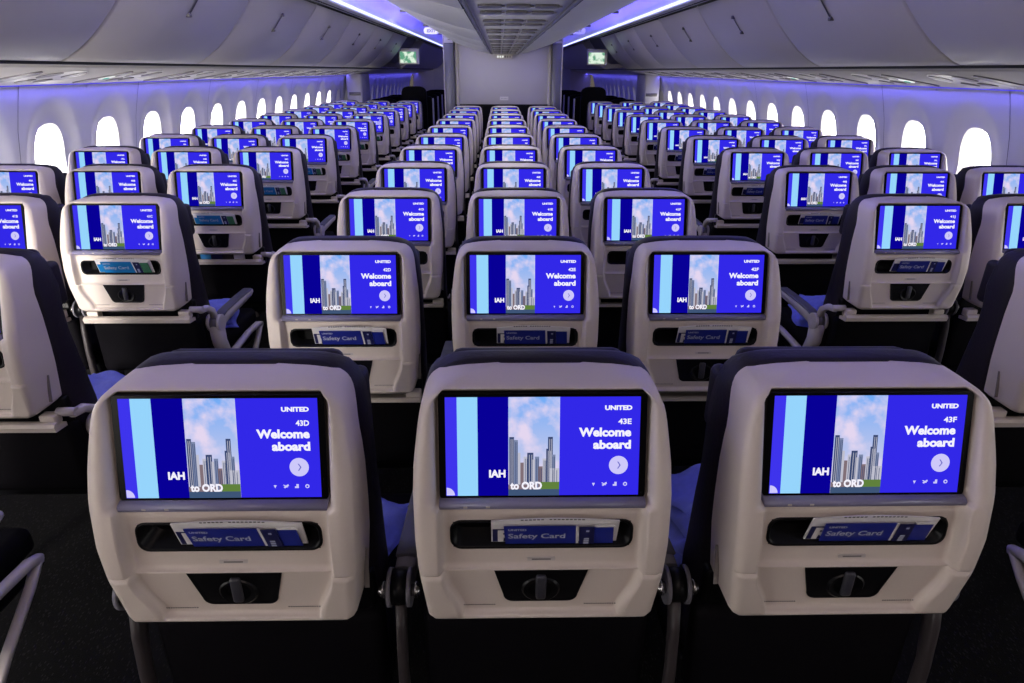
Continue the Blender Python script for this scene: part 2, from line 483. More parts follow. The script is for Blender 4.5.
def picture(mb, number, detail=True):
    L = 0.00025
    def rect(u0, u1, v0, v1, key, lv):
        mb.face([scr(u0, v1, lv), scr(u1, v1, lv), scr(u1, v0, lv), scr(u0, v0, lv)], key)
    rect(0.587, 1, 0, 1, 's_blue', 0); rect(0, 0.06, 0, 1, 's_left', 0)
    rect(0.06, 0.165, 0, 1, 's_light', 0); rect(0.165, 0.323, 0, 1, 's_navy', 0); rect(0.323, 0.587, 0, 1, 's_sky', 0)
    # skyline of the picture
    rnd = random.Random(4)
    T = [(0.328, 0.352, 0.40, 'b0'), (0.352, 0.372, 0.43, 'b1'), (0.372, 0.385, 0.56, 'b2'), (0.385, 0.402, 0.66, 'b3'), (0.402, 0.425, 0.60, 'b2'),
         (0.420, 0.452, 0.56, 'b0'), (0.448, 0.462, 0.63, 'b2'), (0.460, 0.482, 0.60, 'b1'), (0.478, 0.500, 0.70, 'b3'), (0.500, 0.520, 0.62, 'b2'),
         (0.518, 0.548, 0.52, 'b0'), (0.527, 0.552, 0.40, 'b0'), (0.545, 0.566, 0.58, 'b1'), (0.538, 0.587, 0.72, 'b2')]
    for i, (a, b, t, c) in enumerate(T):
        rect(a, min(b, 0.587), t, 0.92, c, L * (1 + 0.05 * i))
        if detail and b - a > 0.02:
            for q in range(2):
                xx = a + (b - a) * (0.3 + 0.4 * q)
                rect(xx, xx + 0.003, t + 0.02, 0.88, 'b2' if c == 'b0' else 'b0', L * 2)
    rect(0.323, 0.587, 0.935, 1.0, 'river', L * 2)
    rect(0.49, 0.587, 0.86, 0.935, 'trees', L * 2.2); rect(0.323, 0.47, 0.885, 0.935, 'b3', L * 2.2)
    # words and marks
    P = lambda u, v: scr(u, -v, L * 4)          # v negative-down helper
    def txt(s, key, xr, base_v, cap, width, align='R', bold=0.03):
        place = lambda x, z: scr(x, -z, L * 4)
        put_text(mb, s, key, place, xr, -base_v, cap, width, align, bold)
    txt('UNITED', 's_white', 0.957, 0.128, 0.042, 0.140, bold=0.05)
    txt(number, 's_white', 0.955, 0.270, 0.052, 0.068)
    txt('Welcome', 's_white', 0.955, 0.392, 0.082, 0.270, bold=0.045)
    txt('aboard', 's_white', 0.955, 0.518, 0.082, 0.195, bold=0.045)
    txt('IAH', 's_white', 0.308, 0.805, 0.072, 0.085, bold=0.045)
    txt('to ORD', 's_white', 0.497, 0.930, 0.072, 0.165, bold=0.045)
    asp = DW / DH
    def disc(cu, cv, r, key, lv, a0=0, a1=360, n=24):
        pts = [scr(cu + r * math.cos(math.radians(a)), cv - r * asp * math.sin(math.radians(a)), lv) for a in [a0 + (a1 - a0) * i / n for i in range(n + (0 if a1 - a0 == 360 else 1))]]
        if a1 - a0 != 360: pts = [scr(cu, cv, lv)] + pts
        mb.face(pts, key)
    disc(0.893, 0.69, 0.0495, 's_pale', L * 3)
    for d in (-1, 1):
        a = [(0.886, 0.69 + d * 0.036), (0.892, 0.69 + d * 0.036), (0.905, 0.69), (0.898, 0.69)]
        mb.face([scr(x, y, L * 4) for x, y in a], 's_chev')
    disc(0.003, 0.992, 0.042, 's_pale', L * 3, 0, 90, 8)
    # four little icons: pin, plane, seat, dial
    mb.face([scr(0.765, 0.905, L * 4), scr(0.757, 0.872, L * 4), scr(0.773, 0.872, L * 4)], 's_pale')
    mb.face([scr(0.808, 0.892, L * 4), scr(0.832, 0.862, L * 4), scr(0.836, 0.878, L * 4), scr(0.815, 0.905, L * 4)], 's_pale')
    mb.face([scr(0.805, 0.870, L * 4), scr(0.812, 0.868, L * 4), scr(0.832, 0.892, L * 4), scr(0.826, 0.897, L * 4)], 's_pale')
    rect(0.866, 0.886, 0.885, 0.903, 's_pale', L * 4); rect(0.874, 0.886, 0.862, 0.885, 's_pale', L * 4)
    disc(0.93, 0.884, 0.011, 's_pale', L * 4, n=12); disc(0.93, 0.884, 0.0055, 's_blue', L * 5, n=10)

def make_screen(parent, number):
    mb = MB()
    # black glass slab around the picture
    def yb(z): return (z - SC[1]) * TANS - 0.004
    slab(mb, -0.1565, 0.1565, 0.9165, 1.0738, 0.006, yb, 0.012, 'glass')
    # picture, its border joined so that it reads as one panel
    picture(mb, number)
    o = mb.build('seatback_screen', parent, recalc=False)
    l = MB()
    prof = [(-0.0255, 0.9172), (-0.033, 0.915), (-0.0365, 0.911), (-0.0360, 0.905), (-0.028, 0.900), (-0.010, 0.902), (-0.012, 0.918)]
    l.prism(prof, 0, -0.1565, 0.1565, 'ledge', True)
    for xx in (-0.117, -0.083):
        l.box((xx - 0.003, -0.0370, 0.9075), (xx + 0.003, -0.0358, 0.9105), 'label')
    tag(l.build('screen_ledge', o), 'slim grey ledge under the screen')
    return o

def make_seat_parts(root, number, rail=True, cushion_only=False):
    sh = make_shell(root)
    # trim pressed in the shell: small label and print lines
    mb = MB()
    yl = lambda z: y_inner(z) - 0.0016
    slab(mb, -0.022, 0.022, 0.806, 0.812, 0.001, yl, 0.003, 'label', 2)
    slab(mb, -0.015, 0.015, 0.808, 0.8098, 0.0005, lambda z: yl(z) - 0.0006, 0.001, 'ink', 2)
    tag(mb.build('maker_plate', sh), 'small pale plate')
    yt = lambda z: depth(0.1, z) - 0.0006
    for s in (-1, 1):
        mb = MB()
        x0 = 0.072 if s > 0 else -0.125
        for i in range(14):
            a = x0 + i * 0.0038
            slab(mb, a, a + 0.0026, 0.7125, 0.7145, 0.0003, yt, 0.001, 'ink', 1)
        tag(mb.build('printed_notice', sh), 'fine line of grey print')
    # side seam piece
    for s in (-1, 1):
        mb = MB()
        xs_ = s * 0.1915
        mb.prism([(0.006, 0.712), (0.008, 0.712), (0.023, 0.782), (0.021, 0.782)], 0, xs_ - 0.004, xs_ + 0.004, 'shell_seam')
        mb.build('side_seam', sh)
    make_screen(root, number)
    # literature pocket: black liner box and rounded rim
    mb = MB(); k = mb.mi('black')
    out = rrect(-0.1425, 0.1425, 0.8285, 0.8815, 0.018, 6); inn = rrect(-0.1365, 0.1365, 0.834, 0.876, 0.015, 6)
    yr = lambda z: y_inner(z) - 0.0025
    A = [mb.bm.verts.new((x, yr(z) + 0.003, z)) for x, z in out]
    B = [mb.bm.verts.new((x, yr(z), z)) for x, z in rrect(-0.141, 0.141, 0.830, 0.880, 0.017, 6)]
    C = [mb.bm.verts.new((x, yr(z) + 0.002, z)) for x, z in inn]
    D = [mb.bm.verts.new((x, 0.010, z)) for x, z in inn]
    N = len(out)
    for P, Q in ((A, B), (B, C), (C, D)):
        for i in range(N):
            f = mb.bm.faces.new((P[i], P[(i + 1) % N], Q[(i + 1) % N], Q[i])); f.material_index = k; f.smooth = True
    f = mb.bm.faces.new(D); f.material_index = k
    tag(mb.build('literature_pocket', root), 'black rounded pocket slot')
    # tray latch recess
    mb = MB()
    def trap(z0, z1, w0, w1, r, n=5):
        pts = [(-w1, z1)]
        for s, a0 in ((-1, 180), (1, 270)):
            for i in range(n + 1):
                a = math.radians(a0 + 90 * i / n)
                pts.append((s * (w0 - r) + r * math.cos(a), z0 + r + r * math.sin(a)))
        pts.append((w1, z1))
        return pts
    outl = trap(0.7225, 0.7925, 0.060, 0.0745, 0.016); inl = trap(0.7275, 0.7895, 0.054, 0.068, 0.014)
    ys = lambda z: depth(0.0, z)
    A = [mb.bm.verts.new((x, ys(z) + 0.001, z)) for x, z in outl]
    B = [mb.bm.verts.new((x, ys(z) - 0.002, z)) for x, z in outl]
    C = [mb.bm.verts.new((x, ys(z) - 0.0012, z)) for x, z in inl]
    N = len(A); k = mb.mi('black')
    for P, Q in ((A, B), (B, C)):
        for i in range(N):
            f = mb.bm.faces.new((P[i], P[(i + 1) % N], Q[(i + 1) % N], Q[i])); f.material_index = k
    f = mb.bm.faces.new(C); f.material_index = k
    rc = tag(mb.build('latch_recess', root), 'black tapered recess with rounded foot')
    mb = MB()
    # dished ring and the turning latch
    n = 24
    yc = depth(0, 0.752) - 0.002
    for i in range(n):
        a0, a1 = 2 * math.pi * i / n, 2 * math.pi * (i + 1) / n
        q = lambda a, r, y: (r * math.cos(a) * 1.2, y, 0.751 + r * math.sin(a))
        mb.face([q(a0, 0.026, yc), q(a1, 0.026, yc), q(a1, 0.023, yc - 0.003), q(a0, 0.023, yc - 0.003)], 'black', True)
        mb.face([q(a0, 0.023, yc - 0.003), q(a1, 0.023, yc - 0.003), q(a1, 0.016, yc - 0.0005), q(a0, 0.016, yc - 0.0005)], 'black', True)
    mb.box((-0.0085, yc - 0.009, 0.735), (0.0085, yc, 0.783), 'latch_grey', 0.004, 2)
    tag(mb.build('tray_latch', rc), 'grey upright turn latch')
    # navy cushion wrapped round the front of the shell
    mb = MB(); k = mb.mi('navy')
    ZC = [0.46, 0.52, 0.58, 0.64, 0.69, 0.74, 0.80, 0.86, 0.92, 0.98, 1.03, 1.06, 1.075, 1.085, 1.092, 1.097, 1.099]
    rings = []
    for z in ZC:
        W = interp([(0.46, 0.196), (0.69, 0.197), (0.80, 0.199), (0.93, 0.199), (1.0, 0.195), (1.04, 0.189), (1.06, 0.182), (1.075, 0.171), (1.085, 0.158), (1.092, 0.143), (1.097, 0.122), (1.099, 0.095)], z)
        yb = interp([(0.46, 0.075), (0.62, 0.055), (0.70, 0.052), (1.0, 0.054), (1.06, 0.062), (1.085, 0.082), (1.1, 0.100)], z)
        yf = interp([(0.46, 0.20), (0.64, 0.205), (0.75, 0.185), (0.86, 0.165), (0.92, 0.165), (0.98, 0.18), (1.04, 0.18), (1.075, 0.168), (1.092, 0.148), (1.1, 0.125)], z)
        ring = []
        nn = 28
        for i in range(nn):
            a = 2 * math.pi * i / nn
            ca, sa = math.cos(a), math.sin(a)
            e = 0.42
            ring.append(mb.bm.verts.new((W * math.copysign(abs(ca) ** e, ca), (yb + yf) / 2 + (yf - yb) / 2 * math.copysign(abs(sa) ** e, sa), z if z < 1.04 else 1.04 + (z - 1.04) * 0.92)))
        rings.append(ring)
    for r0_, r1_ in zip(rings, rings[1:]):
        for i in range(len(r0_)):
            f = mb.bm.faces.new((r0_[i], r0_[(i + 1) % len(r0_)], r1_[(i + 1) % len(r0_)], r1_[i])); f.material_index = k; f.smooth = True
    f = mb.bm.faces.new(rings[-1]); f.material_index = k; f.smooth = True
    f = mb.bm.faces.new(rings[0][::-1]); f.material_index = k
    tag(mb.build('backrest_cushion', root), 'dark navy leather backrest')
    # headrest with folding wings in front of it
    mb = MB()
    mb.box((-0.150, 0.150, 0.900), (0.150, 0.195, 1.078), 'navy', 0.020, 3)
    for s in (-1, 1):
        mb.box((s * 0.172 - 0.016, 0.125, 0.925), (s * 0.172 + 0.016, 0.192, 1.045), 'navy', 0.014, 3)
    tag(mb.build('headrest', root), 'navy leather headrest with side wings')
    # seat cushion
    mb = MB()
    mb.box((-0.205, 0.13, 0.40), (0.205, 0.60, 0.475), 'blackfab', 0.025, 3)
    mb.box((-0.19, 0.12, 0.33), (0.19, 0.56, 0.405), 'black', 0.01, 2)
    tag(mb.build('seat_cushion', root), 'black leather seat cushion')
    # lower back shroud of dark leather
    mb = MB()
    mb.box((-0.205, 0.03, 0.405), (0.205, 0.085, 0.625), 'blackfab', 0.022, 3)
    mb.box((-0.19, 0.05, 0.60), (0.19, 0.08, 0.70), 'black', 0.006, 2)
    tag(mb.build('lower_back_panel', root), 'black padded lower back')
    if rail:
        mb = MB()
        if rail == 'thin': mb.prism([(-0.006, 0.658), (-0.012, 0.654), (-0.010, 0.645), (0.03, 0.643), (0.03, 0.652)], 0, -0.192, 0.192, 'shell', False)
        else: mb.prism([(-0.014, 0.654), (-0.020, 0.647), (-0.016, 0.632), (0.03, 0.628), (0.03, 0.640), (0.0, 0.644), (-0.004, 0.656)], 0, -0.198, 0.198, 'shell', False)
        for s in (-1, 1): mb.box((s * 0.171 - 0.021, 0.0, 0.643), (s * 0.171 + 0.021, 0.03, 0.672), 'shell', 0.004)
        tag(mb.build('lower_rail', root), 'beige rail with dark slot beneath the shell')

def make_pivot(root, x, side=0):
    """drum between two seats with its discs, steel pins and belt fittings"""
    mb = MB()
    mb.cyl((x - 0.014, 0.055, 0.665), (x + 0.014, 0.055, 0.665), 0.030, 'black', 24)
    for s in (-1, 1):
        mb.cyl((x + s * 0.014, 0.055, 0.665), (x + s * 0.021, 0.055, 0.665), 0.034, 'grey', 28)
    for s in (-1, 1):
        if (side < 0 and s < 0) or (side > 0 and s > 0): continue
        mb.cyl((x + s * 0.021, 0.045, 0.668), (x + s * 0.036, 0.045, 0.668), 0.0105, 'steel', 16)
        mb.cyl((x + s * 0.026, 0.045, 0.668), (x + s * 0.032, 0.045, 0.668), 0.0145, 'steel', 16)
    p = tag(mb.build('arm_pivot', root), 'grey round pivot with steel pins')
    return p
def make_armrest(root, x, beige=False):
    key = 'arm_beige' if beige else 'grey'
    mb = MB()
    ty = 0.49
    if beige: zz = [0.570, 0.583, 0.588, 0.590]
    else: zz = [0.645, 0.640, 0.625, 0.610]
    mb.sweep([(x, 0.10, zz[0]), (x, 0.19, zz[1]), (x, 0.34, zz[2]), (x, ty - 0.03, zz[3]), (x, ty, zz[3] + 0.002)], [(0.019, 0.026), (0.021, 0.022), (0.021, 0.020), (0.020, 0.017), (0.016, 0.010)], key)
    a = tag(mb.build('armrest', root), 'slim armrest')
    mb = MB()
    mb.sweep([(x, 0.13, zz[0] + 0.024), (x, 0.19, zz[1] + 0.0215), (x, 0.34, zz[2] + 0.020), (x, ty - 0.02, zz[3] + 0.016)], (0.020, 0.005), 'arm_pad')
    tag(mb.build('armrest_pad', a), 'dark grey top pad')
    return a
def make_leg(root, x):
    mb = MB()
    mb.sweep([(x, 0.050, 0.640), (x, 0.035, 0.585), (x, 0.022, 0.50), (x, 0.020, 0.42), (x, 0.035, 0.34), (x, 0.08, 0.24), (x, 0.12, 0.02)],
             [(0.009, 0.020), (0.009, 0.018), (0.009, 0.014), (0.010, 0.014), (0.011, 0.016), (0.014, 0.024), (0.016, 0.03)], 'leg')
    return tag(mb.build('leg', root), 'curved dark metal frame leg')
def make_aisle_side(root, x, s):
    """pale post, pivot drum and triangular foot frame on the aisle side"""
    mb = MB()
    mb.sweep([(x, 0.115, 0.578), (x, 0.118, 0.50), (x, 0.15, 0.43), (x, 0.20, 0.405)], [(0.026, 0.030), (0.024, 0.028), (0.022, 0.026), (0.018, 0.018)], 'arm_beige')
    mb.cyl((x - 0.026, 0.115, 0.583), (x - 0.014, 0.115, 0.583), 0.034, 'arm_beige', 28)
    mb.cyl((x + 0.014, 0.115, 0.583), (x + 0.026, 0.115, 0.583), 0.034, 'arm_beige', 28)
    mb.cyl((x - 0.014, 0.115, 0.583), (x + 0.014, 0.115, 0.583), 0.030, 'grey', 28)
    p = tag(mb.build('aisle_post', root), 'warm grey end post with round drum')
    mb = MB()
    mb.sweep([(x, 0.16, 0.400), (x, 0.24, 0.412), (x, 0.40, 0.424), (x, 0.52, 0.418), (x, 0.555, 0.405)], [(0.016, 0.013), (0.014, 0.011), (0.013, 0.011), (0.013, 0.012), (0.012, 0.012)], 'arm_beige')
    mb.sweep([(x, 0.552, 0.412), (x, 0.50, 0.36), (x, 0.38, 0.27), (x, 0.26, 0.16)], [(0.012, 0.009), (0.012, 0.008), (0.012, 0.009), (0.012, 0.010)], 'arm_beige')
    tag(mb.build('side_frame', root), 'pale V-shaped side frame')
    mb = MB()
    mb.sweep([(x - s * 0.005, 0.02, 0.668), (x - s * 0.0, 0.06, 0.665), (x, 0.10, 0.640), (x, 0.115, 0.60)], [(0.010, 0.010), (0.011, 0.012), (0.012, 0.013), (0.013, 0.014)], 'arm_beige')
    mb.cyl((x - s * 0.045, 0.025, 0.672), (x + s * 0.004, 0.025, 0.672), 0.012, 'arm_beige', 16)
    tag(mb.build('hinge_arm', root), 'pale hinge arm')

PITCH = 0.787
ORD = ['first', 'second', 'third', 'fourth', 'fifth', 'sixth', 'seventh', 'eighth', 'ninth', 'tenth', 'eleventh', 'twelfth', 'thirteenth']
SP = 0.487
templates = {}
def seat(colname, x, y, number, label, group, left_arm, right_arm, rail=True, block='c', aisle=0, dx=0.0):
    """left_arm / right_arm: x offsets of pivots carried by this seat (or None)"""
    key = (block, left_arm, right_arm, rail, aisle)
    if key not in templates:
        r = empty('airline_seat', (x + dx, y, 0))
        make_seat_parts(r, number, rail)
        for a, sd in ((left_arm, -1), (right_arm, 1)):
            if a is None: continue
            if aisle == sd and block == 's':
                make_aisle_side(r, a, sd); make_armrest(r, a, True)
            else:
                make_pivot(r, a, sd if aisle == sd else 0); make_armrest(r, a); make_leg(r, a)
        templates[key] = r
        o = r
    else:
        src = templates[key]
        o = copy_tree(src)
        o.location = (x + dx, y, 0)
        # the picture carries this seat's own number
        for ch in list(o.children):
            if ch.name.split('.')[0] == 'seatback_screen':
                mb = MB()
                def yb(z): return (z - SC[1]) * TANS - 0.004
                slab(mb, -0.1565, 0.1565, 0.9165, 1.0738, 0.006, yb, 0.012, 'glass')
                picture(mb, number)
                bmx = bpy.data.meshes.new('seatback_screen'); mb.bm.to_mesh(bmx); mb.bm.free()
                for mt in mb.mats: bmx.materials.append(mt)
                ch.data = bmx
    tag(o, label, 'seat', group)
    return o

Y0 = 0.818
cx_names = {-1: 'left', 0: 'middle', 1: 'right'}
letters = {-1: 'D', 0: 'E', 1: 'F'}
DX0 = {-1: 0.003, 0: -0.003, 1: 0.004}
for k in range(11):
    y = Y0 + PITCH * k
    for c in (-1, 0, 1):
        num = '%d%s' % (43 - k, letters[c])
        if k == 0: lab = 'beige-backed seat with screen reading %s, %s of the nearest centre row' % (num, cx_names[c])
        elif k < 10: lab = 'beige-backed seat in the centre block, %s seat of its %s row from the camera' % (cx_names[c], ORD[k])
        else: lab = 'beige-backed seat, %s seat of the last centre row, right before the grey divider' % cx_names[c]
        la = -SP / 2 if c > -1 else -0.232
        ra = 0.232 if c == 1 else None
        seat(letters[c], c * SP, y, num, lab, 'economy seats of the centre block', la, ra, rail=('thin' if k > 0 else False), block='c', aisle=(-1 if c == -1 else (1 if c == 1 else 0)), dx=DX0[c] if k == 0 else 0)
YS = 0.692
side_cols = [('A', -2.383, 'window'), ('B', -1.910, 'middle'), ('C', -1.437, 'aisle'), ('J', 1.4587, 'aisle'), ('K', 1.9315, 'middle'), ('L', 2.404, 'window')]
for nm, x, role in side_cols:
    s = -1 if x < 0 else 1
    blk = 'left' if s < 0 else 'right'
    for k in range(13):
        if k < 2 and role != 'aisle': continue
        y = YS + PITCH * k
        if k == 0: lab = 'seat at the lower %s edge, only its pale aisle armrest and frame showing' % blk
        elif k == 1: lab = 'aisle seat of the %s block cut by the %s edge of the photo' % (blk, blk)
        else:
            lab = '%s-row %s seat of the %s block, rows counted from the camera' % (ORD[k - 2], role, blk)
        la = ra = None
        aisle = 0
        if role == 'aisle':
            aisle = -s
            if s < 0: ra = 0.232; la = -0.2365
            else: la = -0.232; ra = 0.2365
        elif role == 'middle':
            if s < 0: la = -0.2365
            else: ra = 0.2365
        seat(nm, x, y, '%d%s' % (43 - k, nm), lab, 'economy seats of the %s block' % blk, la, ra, True, 's', aisle)

# ------------------------------------------------------------------ cards and magazines in the pockets
def pocket_items(x, y, side, idx, where):
    teal = side < 0
    main = 'card_teal' if teal else 'card_navy'
    rnd = random.Random(idx * 7 + 3)
    j = rnd.uniform(-0.004, 0.004)
    # leaning sheet helper: (x, z) -> 3d
    def plc(yo): return lambda a, b: (a, yo - (b - 0.829) * 0.30, b)
    # magazine behind, arched white top edge
    p = plc(-0.0255)
    mb = MB()
    n = 14; x0, x1 = -0.080 + j, 0.116 + j
    top = [(lerp(x0, x1, i / n), 0.884 + 0.009 * math.sin(math.pi * (0.12 + 0.8 * i / n))) for i in range(n + 1)]
    A = [mb.bm.verts.new(p(a, b)) for a, b in top] + [mb.bm.verts.new(p(x1, 0.836)), mb.bm.verts.new(p(x0, 0.836))]
    B = [mb.bm.verts.new(Vector(v.co) + Vector((0, 0.003, 0))) for v in A]
    kk = mb.mi('white_paper'); f = mb.bm.faces.new(A); f.material_index = kk
    f = mb.bm.faces.new(B[::-1]); f.material_index = kk
    for i in range(len(A)):
        f = mb.bm.faces.new((A[i], A[(i + 1) % len(A)], B[(i + 1) % len(A)], B[i])); f.material_index = kk
    q = lambda a, b: (a, p(a, b)[1] - 0.0005, b)
    for i in range(16):
        if i in (6,): continue
        a = x0 + 0.045 + i * 0.0062
        zt = 0.8865 + 0.0055 * math.sin(math.pi * (0.12 + 0.8 * (a - x0) / (x1 - x0)))
        mb.face([q(a, zt - 0.0015), q(a + 0.0042, zt - 0.0015), q(a + 0.0042, zt + 0.0012), q(a, zt + 0.0012)], 'ink')
    mb.face([q(x0 + 0.002, 0.837), q(x0 + 0.05, 0.837), q(x0 + 0.05, 0.869), q(x0 + 0.002, 0.869)], 'card_dark' if not teal else 'card_teal')
    big = 'Ri' if idx % 2 else 'E'
    if side == 0:
        put_text(mb, big, 'white_paper', lambda a, b: (a, p(a, b)[1] - 0.0009, b), x0 + 0.048 - (0.004 if big == 'Ri' else 0.014), 0.839, 0.026, 0.034 if big == 'Ri' else 0.016, 'R', 0.05)
    o = mb.build('magazine', None, (x, y, 0))
    tag(o, 'white-topped magazine in the pocket of the %s' % where, 'magazine', 'magazines in the seat pockets')
    # safety card in front
    p2 = plc(-0.0305)
    th = 0.0012
    ang = 0.03
    cx0, cx1 = -0.058 + j, 0.052 + j
    def card(mb, xa, xb, za, zb, key, y_off=0.0):
        pts = [(xa, za), (xb, za), (xb - 0.003, zb), (xa - 0.003, zb)]
        A = [mb.bm.verts.new((a, p2(a, b)[1] + y_off, b)) for a, b in pts]; B = [mb.bm.verts.new((a, p2(a, b)[1] + y_off + th, b)) for a, b in pts]
        k_ = mb.mi(key)
        for ff in (A, B[::-1]):
            f = mb.bm.faces.new(ff); f.material_index = k_
        for i in range(4):
            f = mb.bm.faces.new((A[i], A[(i + 1) % 4], B[(i + 1) % 4], B[i])); f.material_index = k_
    mb = MB()
    card(mb, cx0, cx1, 0.836, 0.880, main)
    card(mb, cx1, cx1 + 0.004, 0.836, 0.880, 'white_paper')
    q2 = lambda a, b: (a, p2(a, b)[1] - 0.0008, b)
    put_text(mb, 'UNITED', 'card_text', q2, cx0 + 0.004, 0.8700, 0.0042, 0.028, 'L', 0.05)
    put_text(mb, 'Safety Card', 'card_text', q2, cx0 + 0.004, 0.8510, 0.0115, 0.088, 'L', 0.02)
    o = mb.build('safety_card', None, (x, y, 0))
    tag(o, '%s safety card in the pocket of the %s' % ('bright blue' if teal else 'dark blue', where), 'card', 'safety cards in the seat pockets')
    # second leaflet to the right of it
    mb = MB()
    card(mb, cx1 + 0.005, cx1 + 0.028, 0.836, 0.8785, 'card_dark', -0.0015)
    card(mb, cx1 + 0.0285, cx1 + 0.058, 0.836, 0.876, 'card_green' if teal else main, 0.0)
    card(mb, cx1 + 0.0285, cx1 + 0.058, 0.8765, 0.8820, 'white_paper', 0.0)
    q3 = lambda a, b: (a, p2(a, b)[1] - 0.0028, b)
    for i in range(3):
        mb.face([q3(cx1 + 0.011, 0.838 + i * 0.0052), q3(cx1 + 0.019, 0.838 + i * 0.0052), q3(cx1 + 0.019, 0.842 + i * 0.0052), q3(cx1 + 0.011, 0.842 + i * 0.0052)], 'card_text')
    mb.face([q3(cx1 + 0.013, 0.868), q3(cx1 + 0.018, 0.868), q3(cx1 + 0.018, 0.872), q3(cx1 + 0.013, 0.872)], 'card_text')
    o = mb.build('leaflet', None, (x, y, 0))
    tag(o, '%s leaflet in the pocket of the %s' % ('green and blue' if teal else 'navy', where), 'leaflet', 'leaflets in the seat pockets')

idx = 0
for k in range(2):
    for c in (-1, 0, 1):
        idx += 1
        pocket_items(c * SP + (DX0[c] if k == 0 else 0), Y0 + PITCH * k, 0, idx + (1 if k else 0) + (c == 0), '%s seat, %s centre row' % (cx_names[c], ORD[k]))
for nm, x, role in side_cols:
    s = -1 if x < 0 else 1
    for k in range(1, 9):
        if role == 'window' or (role == 'middle' and k > 3): continue
        if k == 1 and role != 'aisle': continue
        idx += 1
        w = ('seat cut by the %s photo edge' % ('left' if s < 0 else 'right')) if k == 1 else '%s-row %s seat, %s block' % (ORD[k - 2], role, 'left' if s < 0 else 'right')
        pocket_items(x, YS + PITCH * k, s, idx, w)

for j, (xa, xb, key, nm_) in enumerate(((-0.10, -0.05, 'card_teal', 'bright blue'), (-0.045, 0.005, 'card_dark', 'dark navy'), (0.01, 0.055, 'leg', 'brown'), (0.062, 0.115, 'white_paper', 'white'))):
    mb = MB(); mb.box((xa, -0.006, 0.657), (xb, -0.003, 0.683), key)
    tag(mb.build('pamphlet', None, (-1.437, YS + 3 * PITCH, 0)), '%s pamphlet in the slot under the second-row left aisle seatback' % nm_, 'pamphlet', 'pamphlets under the seatback')

# ------------------------------------------------------------------ blankets
def blanket(x, y, z, w, l, h, rz, label, layers=4, seed=1):
    rnd = random.Random(seed)
    mb = MB(); k = mb.mi('blanket')
    for q in range(layers):
        n, m_ = 14, 12
        z0 = z + h * q / layers; ww = w * (1 - 0.09 * q); ll = l * (1 - 0.10 * q)
        g = []
        for i in range(n + 1):
            row = []
            for j in range(m_ + 1):
                u = i / n * 2 - 1; v = j / m_ * 2 - 1
                e = max(abs(u), abs(v)) ** 6
                hh = h / layers * (1 - 0.85 * e) + 0.010 * math.sin(5 * u + seed + q) * math.cos(4 * v + q) + 0.007 * math.sin(13 * v + 3 * u + q * 2)
                row.append(mb.bm.verts.new((u * ww / 2 + 0.010 * q + 0.01 * math.sin(3 * v + q), v * ll / 2 + 0.008 * math.sin(4 * u + q), z0 + max(0.001, hh) - z)))
            g.append(row)
        bt = [[mb.bm.verts.new((a.co.x, a.co.y, z0 - z)) for a in r] for r in g]
        for i in range(n):
            for j in range(m_):
                f = mb.bm.faces.new((g[i][j], g[i + 1][j], g[i + 1][j + 1], g[i][j + 1])); f.material_index = k; f.smooth = True
        def wall(a, b):
            for i in range(len(a) - 1):
                f = mb.bm.faces.new((a[i], a[i + 1], b[i + 1], b[i])); f.material_index = k; f.smooth = True
        wall(g[0], bt[0]); wall(g[-1][::-1], bt[-1][::-1]); wall([r[0] for r in g][::-1], [r[0] for r in bt][::-1]); wall([r[-1] for r in g], [r[-1] for r in bt])
    o = mb.build('folded_blanket', None, (x, y, z)); o.rotation_euler[2] = rz
    tag(o, label, 'blanket', 'folded blankets on the seats')
blanket(0.40, Y0 + 0.46, 0.477, 0.26, 0.25, 0.10, 0.45, 'folded blue blanket lying on the right seat of the nearest centre row', 4, 2)
blanket(-0.415, Y0 + 0.42, 0.477, 0.22, 0.24, 0.05, -0.2, 'pale blue blanket on the left seat of the nearest centre row', 3, 5)
blanket(-1.43, YS + PITCH + 0.42, 0.477, 0.30, 0.30, 0.07, -0.3, 'violet-blue blanket on the aisle seat at the left edge of the photo', 3, 7)
blanket(-1.40, YS + 2 * PITCH + 0.42, 0.477, 0.28, 0.30, 0.06, 0.4, 'lilac blanket behind the armrest of the first full left aisle seat', 3, 9)
blanket(1.43, YS + 2 * PITCH + 0.42, 0.477, 0.30, 0.28, 0.08, -0.25, 'deep blue blanket behind the armrest of the first full right aisle seat', 3, 11)

# ------------------------------------------------------------------ SETTING
def struct(o): o['kind'] = 'structure'; return o
YB, YF = -2.2, 21.0
mb = MB(); mb.box((-2.72, YB, -0.05), (2.72, YF, 0.0), 'carpet'); struct(mb.build('floor'))
